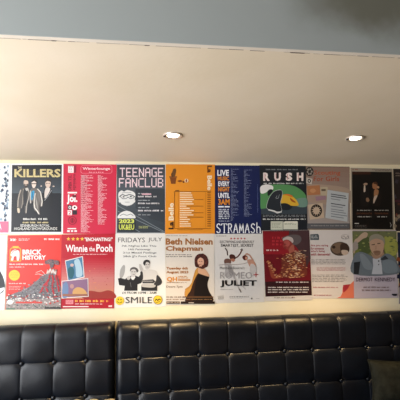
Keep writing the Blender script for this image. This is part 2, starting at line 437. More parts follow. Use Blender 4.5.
# 4 orange cafe menu
p = Poster([(165.7,164.3),(214.8,164.6),(214.8,234),(165.1,234.3)], 'menu_poster',
  'orange cafe menu poster with a brown potted plant drawn at its upper left', 'poster', 'e2902a')
p.frame((160,155,225,240))
p.part('potted_plant_drawing'); p.poly(((46,104),(78,104),(73,136),(52,136)),'7a4420'); p.rect(44,100,80,107,'8b5026')
p.line([(62,102),(60,84),(66,66)],7,'5b3d22'); p.blob([(58,84),(68,64),(76,72),(70,100),(60,102)],'66472a'); p.blob([(52,92),(58,82),(62,102),(56,104)],'5b3d22')
p.ell(94,123,10,5,'7a3f1c'); p.rect(80,122,136,124,'8a4c20'); p.ell(124,121,9,9,'f0d9b2'); p.ell(124,121,4,8,'8c3d28'); p.ell(110,128,4,4,'6b3a1c')
p.part('title'); p.text('Belle',222,97,244,166,'f5e3c4',.03,-90); p.text('La',222,50,244,84,'5a3018',.04,-90)
p.text('Belle',40,226,64,308,'f5e3c4',.03,90); p.text('La',40,314,64,350,'3f2a1c',.04,90)
p.part('frame_lines'); p.line([(68,346),(68,172),(240,172)],2.4,'8d5518'); p.line([(68,346),(240,346)],2.4,'8d5518'); p.line([(214,172),(214,346)],1.2,'b87a22'); p.rect(72,166,90,172,'7a4a1c'); p.line([(86,176),(86,342)],1.2,'b87a22')
p.part('small_print')
R_ = random.Random(5)
for i in range(16):
    y = 176+i*10.4; L_ = R_.uniform(30,68); p.rect(93,y,93+L_,y+4.6,'f4dfbb')
    if i in (3,6,9,11): p.rect(93+L_+2,y+1,204,y+4,'a3651f')
    p.rect(222,y,238,y+4,'8a501a')
p.rect(80,350,200,353,'b5761f'); p.end()

# 5 navy music bar poster
p = Poster([(214.6,165.2),(259.8,165.6),(262,233.6),(213.9,234)], 'bar_poster',
  'navy blue bar poster with stacked white and orange words at its left', 'poster', '1a2450')
p.frame((205,155,270,240))
p.part('stacked_words')
for t,x0,y0,x1,y1,c in (('LIVE',58,70,112,98,'eceef2'),('MUSIC',60,101,113,120,'e08e2e'),('EVERY',62,124,115,147,'eceef2'),('NIGHT',62,150,116,172,'e08e2e'),('UNTIL',62,178,116,203,'eceef2'),('3AM',62,207,116,235,'e08e2e')): p.text(t,x0,y0,x1,y1,c,.03)
p.rect(62,240,88,247,'e7e9ee'); p.rect(92,240,116,247,'e7e9ee')
p.part('small_print'); p.lines(64,254,116,304,6,'dfe3ea',.62,.12,'l',9,16); p.lines(64,309,118,314,1,'c3c8d4',.7,0,'l',4,12)
p.lines(122,66,160,312,40,'9aa3c0',.36,.85,'l',31,11); p.lines(184,70,222,292,36,'9aa3c0',.36,.85,'l',32,11); p.lines(246,140,250,272,24,'707cab',.5,.3,'l',33,4)
p.part('title')
def serif(p, x0, y0, x1, y1, col):
    W = {'S':[[(.9,.2),(.6,.02),(.2,.12),(.15,.35),(.5,.5),(.85,.65),(.8,.9),(.4,1),(.08,.82)]],
         'T':[[(-.1,.04),(1.1,.04)],[(.5,.04),(.5,.98)],[(.3,.98),(.7,.98)],[(-.1,.04),(-.1,.2)],[(1.1,.04),(1.1,.2)]],
         'R':[[(.2,0),(.2,.98)],[(0,.98),(.4,.98)],[(.2,.04),(.7,.06),(.85,.26),(.7,.48),(.2,.5)],[(.5,.5),(1,1)]],
         'A':[[(.05,1),(.5,0),(.95,1)],[(.22,.62),(.8,.62)],[(-.05,.98),(.2,.98)],[(.8,.98),(1.08,.98)]],
         'M':[[(.08,1),(.15,.0),(.5,.8),(.85,.0),(.95,1)],[(-.05,.98),(.2,.98)],[(.8,.98),(1.08,.98)]],
         'h':[[(.12,-.1),(.12,1)],[(.12,.5),(.5,.32),(.82,.5),(.85,1)],[(0,.98),(.3,.98)],[(.7,.98),(1.02,.98)]]}
    n = 8; cw = (x1-x0)/n
    for i,c in enumerate('STRAMASh'):
        for st in W[c]: p.line([(x0+(i+.1+.8*a)*cw, y0+b*(y1-y0)) for a,b in st], 4.6 if len(st) > 2 or st[0][0] == st[1][0] else 3.2, col)
serif(p,50,322,265,367,'e6e8ee'); p.end()

# 6 dark concert poster with green picture
p = Poster([(259.3,165.2),(305.6,166),(307.7,233.2),(261.4,233.2)], 'concert_poster',
  'dark concert poster with a green picture of a slumped figure', 'poster', '22262b')
p.frame((255,155,315,240))
p.part('title'); [(p.text(c,x,83,x+31,122,'efe0da',.06), p.rect(x+7,88,x+10,117,'c98a84')) for c,x in (('R',38),('U',90),('S',144),('H',196))]
p.part('picture'); p.frame((258,182,308,222))
p.blob([(20,40),(60,24),(200,20),(290,34),(350,70),(382,110),(386,150),(386,160),(200,180),(60,218),(22,215),(18,120)],'568f58')
p.poly(((24,215),(190,196),(388,190),(390,255),(24,258)),'3b454c'); p.blob([(300,140),(385,130),(388,195),(310,195)],'6f8f80')
p.blob([(184,120),(205,100),(240,98),(280,120),(310,150),(322,188),(260,190),(190,180)],'d8ab38'); p.blob([(200,104),(236,96),(275,112),(268,122),(232,108)],'d9702d'); p.blob([(255,125),(275,140),(300,160),(290,165),(262,150)],'a8561f')
p.blob([(180,176),(220,170),(255,185),(270,205),(240,225),(185,218)],'23282d')
p.blob([(18,40),(60,20),(110,28),(122,50),(110,66),(90,60),(60,86),(22,90)],'e6e3df'); p.blob([(76,76),(100,58),(118,70),(96,100),(78,112)],'1c2024')
p.blob([(66,190),(80,140),(110,90),(140,68),(180,62),(196,84),(192,120),(180,170),(190,232),(160,248),(100,232),(72,214)], 'b9bab8')
p.blob([(69,192),(83,140),(112,92),(142,71),(182,66),(193,86),(188,120),(177,168),(187,226),(158,236),(100,226),(74,212)],'2a2f35')
p.line([(150,110),(140,130),(160,132),(170,100)],3,'aeb2b4'); p.line([(80,222),(130,232),(150,248),(188,238)],9,'dcdbd7')
p.part('small_print'); p.frame((255,155,315,240)); p.lines(50,66,200,73,1,'8c8f92',.8,0,'c',2,16); p.lines(40,131,226,138,1,'cfcfcd',.8,0,'c',3,16)
p.lines(36,282,236,294,2,'9da0a2',.5,.05,'c',4,13); p.lines(36,299,236,306,1,'dfdfdc',.85,0,'c',5,12); p.lines(70,354,200,358,1,'7b8085',.8,0,'c',6,12)
p.part('printed_tickets', 'pale ticket stubs'); p.rect(73,312,130,352,'c6c9b6'); p.rect(132,314,200,350,'d5d6c3'); p.lines(78,320,124,346,4,'7d8070',.4,.3,'l',4,10); p.lines(138,320,194,330,2,'7d8070',.5,.3,'l',6,10); p.rect(140,312,198,318,'e8e6d4')
p.end()

# 7 brown collage poster
p = Poster([(304.7,166),(349.3,166.7),(350.6,229.8),(306.8,229.8)], 'concert_poster',
  'brown collage concert poster with dull orange title and a tilted pale note', 'poster', '7c6a5e')
p.frame((300,155,360,240))
p.part('background_print'); p.grad(26,58,234,340,'93796a','a39a94',12); p.blob([(34,150),(80,138),(228,160),(230,230),(36,220)],'a8927f')
p.part('title'); p.text('Scouting',66,73,190,99,'b4502f',.01); p.text('For Girls',64,101,184,123,'a8492c',.01)
p.part('collage_pictures'); p.ell(45,78,18,22,'24221f'); 
for a in range(6): p.ell(45+10*math.cos(a),78+12*math.sin(a),4,5,'a39a90')
p.poly(((30,106),(58,112),(54,138),(28,132)),'c9c0b4'); p.ring(43,122,8,9,.5,'1f1d1b')
p.poly(((32,146),(92,142),(96,186),(34,190)),'b0764f'); p.poly(((94,152),(130,150),(128,192),(96,190)),'b7a78d'); p.rect(36,192,124,222,'a58d7c'); p.ell(60,168,14,10,'c48d62'); p.rect(100,160,120,170,'6b5c4c'); p.poly(((70,196),(120,192),(122,210),(76,216)),'9c7a84')
p.part('ring_badge'); p.poly(((36,234),(106,226),(114,296),(46,304)),'c1ab93'); p.ring(76,262,27,30,.18,'2a2522')
for a in range(12): p.ell(76+19*math.cos(a*PI/6),262+21*math.sin(a*PI/6),4,4,'2a2522')
p.part('pale_note', 'tilted pale grey note'); p.poly(((128,164),(228,180),(222,314),(118,296)),'b5b9ba')
for i,(y,w_) in enumerate(((182,70),(192,74),(204,44),(226,68),(238,56),(252,60),(262,70),(274,76),(286,60))): p.poly(((144,y),(144+w_,y+w_*.15),(144+w_,y+w_*.15+4),(144,y+4)),'44484c' if i in (0,1,3) else '83878a')
p.part('small_print'); p.rect(32,322,232,346,'5d5d60'); p.lines(50,330,220,336,1,'9a9894',.8,0,'c',4,16)
p.end()

# 8 black poster of two performers
p = Poster([(350.3,167.8),(392.2,168.8),(394.4,230.5),(351,229.9)], 'theatre_poster',
  'black poster of two dimly lit performers in a pale border, upper right', 'poster', 'a79b8a')
p.frame((345,155,400,240))
p.part('black_panel'); p.poly(((32,78),(219,80),(225,350),(34,348)),'161412'); p.poly(((32,78),(120,79),(120,92),(32,92)),'3d2318')
p.part('printed_figure','performer in dark clothes holding a hand to the face'); p.frame((355,175,393,215))
p.blob([(70,90),(110,70),(135,110),(140,200),(130,300),(60,300),(55,180)],'1f1b19'); p.blob([(84,88),(100,80),(122,84),(120,98),(88,104)],'a3856d'); p.blob([(88,110),(100,110),(102,160),(92,172),(84,165)],'c7b4a0'); p.blob([(110,232),(130,228),(142,256),(124,270),(110,258)],'8a6a52')
p.part('printed_figure','performer with open collar')
p.blob([(160,130),(180,140),(240,150),(262,190),(250,300),(170,300),(165,200)],'201a17'); p.blob([(172,90),(190,72),(215,78),(222,110),(214,140),(190,140),(174,128)],'9c6a48'); p.blob([(180,86),(200,66),(226,86),(224,120),(212,96)],'4a2f1f'); p.blob([(218,112),(238,116),(238,132),(222,134)],'b58a66')
p.blob([(192,150),(220,144),(234,160),(226,200),(196,240),(186,200)],'a2724e'); p.blob([(190,216),(222,204),(200,256),(184,286),(180,260)],'c2ac98')
p.part('print_block'); p.frame((345,155,400,240))
p.lines(122,68,214,78,2,'4a4038',.5,.2,'r',3,14); p.lines(34,66,60,72,1,'9c5a3c',.8,0,'l',4,12)
p.lines(56,258,122,264,1,'a9a39b',.8,0,'l',4,13); p.lines(138,258,204,264,1,'a9a39b',.8,0,'l',5,13); p.lines(50,272,128,280,2,'7a4a34',.5,.1,'c',6,16); p.lines(138,272,204,280,2,'7a4a34',.5,.1,'c',7,16); p.lines(58,288,122,294,1,'b5afa7',.8,0,'l',8,16); p.lines(150,288,196,294,1,'b5afa7',.8,0,'l',9,16)
p.rect(44,320,64,324,'c9c4bc'); p.lines(44,330,110,342,3,'6f6a64',.5,.3,'l',9,12); p.line([(210,318),(216,328),(212,340)],2,'b5afa7')
p.end()

# 9 red toy brick exhibition poster
p = Poster([(8.1,235.3),(62.3,234.7),(60.6,308.6),(5.3,309.7)], 'exhibition_poster',
  'bright red exhibition poster with a grey erupting brick volcano and yellow round seal', 'poster', 'd93a33')
p.frame((0,230,65,315))
p.part('logos'); 
for x in (52,66): p.line([(x-4,40),(x+6,52)],3,'f6e6e2'); p.line([(x+6,40),(x-4,52)],3,'f6e6e2')
p.line([(50,46),(78,46)],2,'f6e6e2'); p.lines(88,40,144,52,2,'f6e6e2',.5,.3,'l',3,14); p.lines(208,39,280,49,1,'f6e6e2',.8,0,'l',4,22)
p.part('helmet_emblem','white helmet in a yellow bracket'); p.line([(56,84),(48,92),(48,146),(98,146),(98,92),(92,84),(56,84)],3.4,'f0b43c'); p.rect(60,76,88,85,'f0b43c')
p.blob([(50,118),(56,100),(72,92),(88,98),(92,112),(90,140),(80,142),(78,124),(66,126),(62,142),(52,142),(56,126)],'f6efec'); p.line([(54,114),(64,98),(82,94)],3,'d93a33')
p.part('title'); p.text('BRICK',106,92,196,116,'f7eeec',.035); p.text('HISTORY',106,119,216,140,'f7eeec',.035)
p.part('small_print'); p.lines(45,158,212,165,1,'f9e4e0',.8,0,'l',5,22); p.lines(45,172,115,177,1,'f2cfc9',.8,0,'l',6,16); p.lines(42,249,122,255,1,'f4d6d2',.8,0,'l',7,14); p.lines(42,264,104,284,3,'eebfb9',.4,.3,'l',8,14)
p.part('yellow_seal','yellow round seal'); p.ell(68,213,26,25,'ecc33c',28); p.lines(50,200,88,228,4,'a8822a',.35,.2,'c',9,10)
p.part('volcano_picture','grey brick volcano with red lava')
p.poly(((36,312),(70,296),(110,285),(150,258),(185,228),(206,208),(232,204),(262,206),(276,240),(287,270),(288,372),(30,374)),'77767a')
def vol(R):
    while True:
        x = R.uniform(40,285); y = R.uniform(215,330)
        if y > 312-(x-36)*.55 and y > 210+(x-262)*1.2: return x, y
p.specks(vol,300,4.5,2.6,('5d5c61','8f8e92','6b6a70','a5a4a6','4c4b50','84686a'),3)
for st in ([(236,210),(228,238),(206,262),(190,296)],[(246,210),(252,240),(246,268),(254,300)],[(262,212),(272,250),(278,290)],[(222,250),(218,272),(226,292)]): p.line(st,8,'b5303a')
p.specks(lambda R:(R.uniform(190,282),R.uniform(215,300)),60,4,3,('5d5c61','b5303a','7b7a7e'),5)
p.line([(222,206),(226,186),(230,206),(238,178),(244,206),(252,182),(256,206),(266,186),(262,208)],5,'efe0d8'); p.line([(170,200),(196,190),(215,210)],2,'f0d8d0'); p.line([(166,208),(184,206),(206,214)],2,'f0d8d0')
p.blob([(214,148),(234,138),(262,142),(278,150),(276,164),(256,160),(250,176),(238,176),(232,160),(216,160)],'6a5f62'); p.specks(lambda R:(R.uniform(216,276),R.uniform(142,164)),30,4,2,('4a4347','8d8487','a8595a'),7)
p.part('brick_crowd_picture','crowd of small white and red bits'); p.poly(((30,330),(120,322),(287,326),(287,372),(29,374)),'9c8f8b')
p.specks(lambda R:(R.uniform(34,285),R.uniform(302,350)),150,4.5,3.2,('eeeae6','c63a38','d9d2cc','8a8587','e9e3dc','b9463f'),11); p.ell(50,338,14,11,'e9e4de'); p.rect(76,336,200,344,'c9473f')
p.specks(lambda R:(R.uniform(34,284),R.uniform(348,369)),110,4,2.4,('6f7a70','8c8d88','56575a','b9b7b0','5c6a66'),12); p.rect(32,366,72,373,'5a7a68'); p.rect(212,362,286,369,'2f3134')
p.end()

# 10 crimson family show poster (the animal figures are left out)
p = Poster([(61.8,234.5),(115.3,233.6),(114,307.8),(60,308.7)], 'theatre_poster',
  'crimson family show poster with yellow stars and two overlapping tilted inset pictures', 'poster', 'b3202f')
p.frame((55,225,125,315))
p.part('sunset_print','pink and orange sunset background'); p.grad(29,138,263,240,'b3202f','c77a74',10); p.grad(28,240,262,328,'c77a74','c98a6c',6)
p.blob([(130,300),(160,292),(200,298),(235,290),(262,300),(262,327),(130,327)],'9c3a34'); p.specks(lambda R:(R.uniform(150,258),R.uniform(180,322)),26,3,2,('a53a34','d98a60','8c2c2c'),4)
p.part('title'); p.text('Winnie',48,88,145,120,'f6eeee',.02); p.text('the',152,96,177,117,'f6eeee',.01); p.text('Pooh',184,85,256,120,'f6eeee',.02); p.lines(80,128,232,133,1,'e3b9bb',.8,0,'c',3,12)
p.part('star_rating')
for x in (60,81,101,121):
    p.part('star'); p.poly([(x+(9 if i%2==0 else 4)*math.sin(i*PI/5), 62-(9 if i%2==0 else 4)*math.cos(i*PI/5)) for i in range(10)],'f0c04a')
p.part('quote_lettering'); p.text('"ENCHANTING!"',132,55,256,72,'f8f0ee',.025)
p.part('inset_picture','blue tilted inset picture'); p.poly(((45,158),(124,138),(132,232),(58,250)),'e6dcd8'); p.poly(((48,161),(121,142),(128,229),(60,246)),'4d7b9d'); p.blob([(86,160),(104,150),(116,176),(122,222),(96,230),(92,190)],'a9c4d2'); p.blob([(58,196),(76,186),(86,206),(78,236),(62,232)],'2f5f6a'); p.ell(76,178,8,7,'c3a7a0')
p.part('inset_picture','purple and tan inset picture'); p.poly(((30,248),(148,236),(150,318),(30,326)),'e6dcd8'); p.poly(((33,251),(145,239),(147,315),(33,322)),'8d6a86'); p.blob([(34,272),(50,252),(60,276),(56,318),(34,320)],'6f86a8'); p.blob([(80,292),(100,276),(128,284),(142,310),(86,314)],'d0a169'); p.rect(34,306,146,316,'9c6a58'); p.ell(76,272,9,10,'b98d8a')
p.part('footer'); p.rect(29,327,262,370,'b01e2e'); p.lines(90,332,236,343,1,'f0b04a',.9,0,'l',4,22)
p.rect(48,332,82,351,'e08d92'); p.lines(50,335,80,349,3,'b01e2e',.4,.2,'l',5,9); p.lines(90,348,210,353,1,'f2d9d6',.8,0,'l',6,14); p.rect(36,360,150,364,'f2e2e0'); p.rect(238,356,254,364,'e8c9c8')
p.end()

# 11 white club night poster
p = Poster([(115.6,233.6),(165.1,233.6),(165.8,306.5),(113.6,307.8)], 'club_night_poster',
  'white club night poster with a black and white couple and two yellow smiley faces', 'poster', 'e4e2dc')
p.frame((110,225,180,315))
p.part('title'); p.text('FRIDAYS',36,56,155,77,'3d3d3e',0); p.text('JULY',170,56,231,77,'3d3d3e',0)
p.part('small_print')
for t,x0,y,x1 in (('7th Nights Like This',52,89,206),('14th Femmergy',82,104,180),('21st Mixed Feelings',58,119,206),("28th JJ's Foot Club",58,135,206)): p.text(t,x0,y,x1,y+10,'4a4a4a',.012)
p.text('£4 FROM 10PM - 3AM',54,296,206,306,'3d3d3e',.012)
p.part('printed_figure','waving person in dark jacket'); p.frame((118,255,165,296))
p.blob([(45,86),(60,96),(56,150),(38,190),(20,200),(14,170),(22,120)],'aca9a5')
p.poly(((0,200),(22,194),(60,206),(90,180),(140,172),(176,186),(210,140),(212,220),(196,240),(166,250),(166,304),(52,304),(58,262),(10,256)),'2c2b2c')
p.blob([(78,186),(100,176),(108,194),(92,212),(76,204)],'c4c0bb'); p.blob([(116,178),(148,184),(130,212),(112,200)],'e8e5e0'); p.line([(104,232),(112,274)],4,'7a7876')
p.blob([(106,126),(126,112),(150,116),(156,146),(146,176),(124,186),(108,166)],'cfcac4'); p.blob([(102,140),(108,112),(136,102),(160,112),(174,134),(160,148),(148,124),(120,122)],'5f5c5a'); p.rect(114,140,128,145,'5a5654'); p.rect(136,140,150,145,'5a5654'); p.line([(124,164),(142,164)],4,'6b6462')
p.part('printed_figure','taller person in pale jumper')
p.blob([(180,80),(192,78),(206,104),(216,124),(200,142),(184,116)],'bfbab4')
p.blob([(206,140),(236,124),(290,124),(330,140),(344,180),(372,220),(362,250),(330,256),(300,266),(220,262),(204,220)],'d3cfc9')
p.blob([(330,172),(352,184),(374,222),(364,250),(330,262),(304,248),(322,220)],'3a393a'); p.poly(((204,214),(300,206),(320,226),(300,240),(210,240)),'454445'); p.rect(198,256,334,304,'2f2e2f'); p.blob([(204,248),(260,246),(318,256),(300,276),(206,270)],'bdb9b3'); p.line([(208,222),(296,222)],5,'b9b5b0')
p.blob([(190,146),(208,142),(214,190),(206,216),(196,196)],'363536')
p.blob([(226,64),(246,52),(268,62),(270,98),(252,122),(232,112)],'c9c4be'); p.blob([(214,72),(222,48),(250,40),(270,52),(272,78),(262,64),(240,60),(228,90)],'2d2b2b'); p.rect(236,78,248,83,'575250'); p.rect(256,78,268,83,'575250'); p.line([(242,102),(258,102)],4,'7d716e')
p.part('footer_title'); p.frame((110,225,180,315)); p.text('SMILE',69,319,187,347,'3d3d3e',.0)
p.part('smiley_badge','yellow smiley face badge'); p.ell(43,336,19,19,'e9c63c',26); p.ell(37,330,2.4,4,'3c3420'); p.ell(49,330,2.4,4,'3c3420'); p.ring(43,336,12,11,.22,'3c3420',12,.3,PI-.3)
p.part('smiley_badge','yellow round badge with slanted word'); p.ell(212,332,20,20,'e9c63c',26); p.ring(212,332,20,20,.09,'4a3f22',26); p.line([(200,338),(206,328),(212,336),(218,327),(226,334)],4,'4a3a20'); p.line([(202,344),(222,340)],2.4,'4a3a20')
p.end()

# 12 cream singer poster
p = Poster([(165.6,234),(214,233.6),(214.4,303.3),(165.6,304.9)], 'concert_poster',
  'cream concert poster with brown lettering and a curly haired woman in a black dress', 'poster', 'd9d0c4')
p.frame((160,225,225,315))
p.part('title'); p.text('Beth Nielsen',25,59,234,88,'9c6430',.04); p.text('Chapman',25,93,190,121,'9c6430',.04); p.lines(26,46,122,50,1,'8d7f70',.7,0,'l',2,14)
p.part('small_print'); p.lines(26,130,146,147,2,'3c332c',.42,.25,'l',4,16); p.text('Tuesday 6th',28,186,124,201,'9c6430',.045); p.text('August 2023',28,203,126,218,'9c6430',.045)
p.text('Doors 7pm',28,269,100,281,'6d5138',.015)
p.part('venue_mark'); p.text("QH",30,230,76,254,'cf8a34',.04); p.lines(80,226,128,240,2,'b87a35',.6,.2,'l',6,18); p.rect(80,241,134,247,'b87a35'); p.lines(30,254,118,258,1,'8a5f36',.8,0,'l',6,16)
p.part('printed_figure','curly haired woman in black'); p.frame((185,250,216,304))
p.poly(((0,288),(30,268),(50,240),(60,200),(75,150),(90,130),(120,150),(120,345),(0,345)),'b98237'); p.blob([(0,300),(40,270),(66,210),(82,150),(104,132),(112,180),(80,300),(30,344),(0,344)],'c68f42')
p.blob([(40,300),(60,240),(90,180),(120,165),(160,180),(178,200),(166,250),(176,300),(206,380),(60,392),(0,380),(20,330)],'3a241a'); p.blob([(66,330),(80,230),(104,182),(150,188),(176,200),(164,250),(172,300),(200,380),(70,385)],'1d1614')
p.blob([(100,134),(132,128),(170,168),(178,196),(150,190),(116,178),(96,166)],'d0a282')
p.blob([(70,80),(78,48),(104,28),(140,30),(164,52),(172,90),(166,120),(146,132),(128,140),(100,130),(76,122)],'4a2722'); p.blob([(94,72),(114,56),(136,70),(138,102),(124,124),(106,122),(94,100)],'d6a58a'); p.rect(102,82,112,86,'5a3026'); p.rect(118,82,128,86,'5a3026'); p.line([(108,106),(122,105)],3,'9c3f3a')
p.specks(lambda R:(lambda a,r:(120+46*r*math.cos(a),78+52*r*math.sin(a)))(R.uniform(0,2*PI),R.uniform(.72,.98)),46,7,5,('5c302a','3a1d1a','6d3b31'),9)
p.part('footer'); p.frame((160,225,225,315)); p.lines(28,317,236,323,1,'7a5a3c',.8,0,'l',4,20); p.rect(100,317,236,322,'6a4a30'); p.lines(28,328,230,333,1,'8d6a48',.8,0,'l',5,20); p.rect(28,339,88,349,'4a372a'); p.rect(92,339,242,350,'2a1e19'); p.lines(30,341,86,347,1,'c9b7a0',.7,0,'l',5,12); p.rect(126,343,150,347,'c2b6a8')
p.end()

# 13 grey-white dance poster
p = Poster([(214,234),(262.9,233.6),(264.6,301.9),(214.4,303.3)], 'dance_poster',
  'pale grey dance poster with two dancers above heavy black lettering and red stars', 'poster', 'd3cfca')
p.frame((205,225,270,315))
p.part('star_rating')
for x in (116,131,146,161,176): p.part('star'); p.poly([(x+(6 if i%2==0 else 2.6)*math.sin(i*PI/5), 60-(6 if i%2==0 else 2.6)*math.cos(i*PI/5)) for i in range(10)],'b3343a')
p.part('headline'); p.text('ELECTRIFYING AND SERIOUSLY',66,69,218,81,'5c5a58',.015); p.text('SMARTEST, SEXIEST',70,84,216,99,'4a4846',.02); p.lines(50,47,94,51,1,'6d6a68',.8,0,'l',4,12)
p.part('printed_figure','dancer seen from behind'); p.frame((216,245,264,300))
p.line([(66,22),(80,42),(84,76)],8,'3a2622'); p.line([(136,98),(158,84),(176,62),(188,34)],9,'5a2c22'); p.line([(176,36),(188,26),(194,40)],4,'3a2220')
p.blob([(96,84),(106,68),(130,72),(142,92),(132,110),(110,112)],'4a2a24'); p.blob([(104,104),(128,98),(138,112),(122,122)],'a8705a')
p.blob([(60,108),(84,98),(108,110),(104,136),(64,138)],'6b4c42'); p.blob([(62,136),(104,134),(120,170),(134,216),(112,232),(64,226),(66,170)],'aaa5a2'); p.blob([(86,150),(112,160),(126,206),(100,220)],'8c8785')
p.part('printed_figure','dancer leaning with arm over the head')
p.line([(200,86),(222,62),(246,76),(270,116)],10,'b98a74'); p.blob([(190,88),(206,74),(228,84),(226,106),(204,110)],'5a2a22'); p.blob([(212,86),(228,88),(226,104),(214,106)],'c08a72')
p.blob([(226,112),(252,104),(280,124),(290,160),(262,184),(240,150)],'b98a74'); p.blob([(250,140),(284,150),(292,190),(280,222),(246,220)],'bdb8b4')
p.line([(20,146),(60,140),(150,142),(200,136),(246,122)],3,'8c7a72'); p.line([(132,232),(152,280),(166,320),(182,344)],9,'b0aaa6'); p.line([(168,318),(182,344)],5,'4a3c38'); p.line([(184,290),(214,322)],7,'b8b2ae')
p.part('title'); p.text('Matthew Bourne\'s',28,156,206,176,'6d6a68',.0)
p.text('ROMEO',28,196,262,244,'9d9896',.0)
p.rect(270,213,306,218,'b3343a'); p.rect(286,198,291,234,'b3343a'); p.text('JULIET',30,256,294,308,'141313',.03)
p.part('small_print'); p.lines(32,320,120,326,1,'8a8684',.7,0,'l',4,14); p.poly(((10,370),(50,366),(54,392),(14,396)),'b9b5b0'); p.lines(14,374,50,392,4,'85817d',.4,.2,'l',5,10); p.lines(96,373,236,380,1,'4a4846',.8,0,'l',6,12); p.ell(258,388,5,5,'3a3836'); p.lines(290,386,314,390,1,'8a8684',.8,0,'l',6,8); p.lines(100,386,190,389,1,'9a9692',.8,0,'l',8,10)
p.end()

# 14 dark red poster
p = Poster([(261.7,230.6),(308.5,230),(312.4,299.7),(265.1,301)], 'concert_poster',
  'dark red poster of a woman in profile with gold leafy shoulders', 'poster', 'd2cac2')
p.frame((255,225,320,315))
p.part('red_panel'); p.poly(((33,26),(240,23),(252,312),(46,318)),'6a1820'); p.grad(36,30,240,130,'7d1a22','8d1f27',6); p.poly(((150,24),(240,23),(246,150),(228,190),(200,120),(150,60)),'4a3436'); p.poly(((43,252),(249,246),(252,312),(46,318)),'33181b')
p.part('title','thin red lettering'); p.lines(76,52,128,96,3,'b5343c',.62,.08,'l',4,9); p.lines(50,109,106,117,1,'d6c4c0',.8,0,'l',5,10)
p.part('printed_figure','woman in profile with gold foliage'); p.frame((262,232,312,284))
p.blob([(150,50),(200,26),(250,20),(290,30),(302,60),(280,90),(240,100),(200,80)],'5f5656'); p.blob([(160,52),(196,34),(232,46),(240,76),(220,84),(190,66),(166,72)],'b9aaa4')
p.blob([(162,70),(188,58),(220,72),(236,100),(232,140),(206,150),(192,134),(172,130),(164,118),(158,104),(166,92)],'8d3a34'); p.blob([(170,72),(200,66),(214,90),(196,112),(176,100)],'a8524a'); p.line([(168,92),(184,94)],5,'3a1614'); p.line([(168,122),(184,124)],5,'5a1a1c'); p.blob([(206,130),(240,96),(246,160),(216,176)],'a25a4a')
p.blob([(150,200),(190,176),(220,160),(250,150),(300,160),(330,190),(336,260),(330,340),(140,346),(150,280)],'6f3428')
p.blob([(40,225),(56,224),(76,280),(100,330),(136,320),(150,350),(80,356),(56,300)],'8a3d2c')
R1 = random.Random(3)
p.specks(lambda R:(R.gauss(240,46),R.uniform(165,350)),230,11,3.2,('d9a878','c28a58','8d4030','e9cfae','5a241f','b5764c'),6)
p.specks(lambda R:(lambda t:(44+t*80+R.uniform(-14,14),226+t*120+R.uniform(-8,8)))(R.random()),60,8,2.6,('c98a5c','e0b890','a25238'),7)
p.specks(lambda R:(R.uniform(250,330),R.uniform(140,200)),40,11,2.4,('c9a080','8d5a44','e0c4a4'),8)
p.part('small_print'); p.frame((255,225,320,315)); p.lines(92,251,236,257,1,'d9cfc9',.8,0,'l',4,14)
for y in (274,284,295): p.lines(56,y,240,y+6,1,'d9cfc9',.8,.05,'l',int(y),20)
p.lines(84,320,176,325,1,'6a625c',.8,0,'l',4,12); p.ell(166,321,3,3,'7a2a2a')
p.end()

# 15 white care leaflet
p = Poster([(308,230.3),(352,229.7),(354.2,298.3),(311.7,298.3)], 'information_poster',
  'white care information poster with red heading, brown oval photo and orange corner swoosh', 'poster', 'd6cdc6')
p.frame((300,225,365,310))
p.part('tag_logo'); p.poly(((48,44),(84,42),(89,50),(89,70),(48,70)),'3f4a52'); p.lines(52,50,84,66,2,'dcd8d4',.5,.2,'l',3,12)
p.part('heading')
for t,x1,y in (('Are you caring',132,91),('for someone',112,104),("who's living",116,118),('with dementia?',142,132)): p.text(t,50,y,x1,y+12,'a52c38',.02)
p.part('oval_photo','oval photo of two brown heads'); p.ell(187,112,45,33,'57473a',30); p.blob([(146,104),(170,84),(196,88),(200,112),(180,134),(154,126)],'7a6350'); p.blob([(190,92),(216,86),(230,106),(228,128),(204,140),(190,120)],'433229'); p.blob([(196,118),(222,120),(226,134),(208,142),(196,134)],'c9b09a'); p.ell(158,104,8,7,'3a2c24')
p.part('sketch_logo'); p.ring(211,56,19,12,.12,'9d958f',14); p.line([(194,62),(206,50),(214,62),(224,52),(230,64)],2,'8a827c'); p.lines(198,62,226,68,1,'8a827c',.7,0,'l',3,9)
p.part('small_print'); p.lines(52,162,214,188,4,'5d5652',.36,.12,'l',3,16); p.lines(76,200,214,218,3,'b04a50',.38,.14,'c',4,16); p.lines(56,234,224,272,5,'5d5652',.34,.14,'l',5,16); p.lines(60,291,178,296,1,'b04a50',.8,0,'l',6,16); p.lines(64,328,148,333,1,'b04a50',.8,0,'l',7,14)
p.part('corner_swoosh','orange and red corner swoosh'); p.poly(((252,262),(253,344),(170,344),(190,336),(198,318),(200,292),(210,282),(236,278)),'d9765a'); p.poly(((202,282),(236,278),(222,302),(204,318),(200,300)),'a8323a')
p.end()

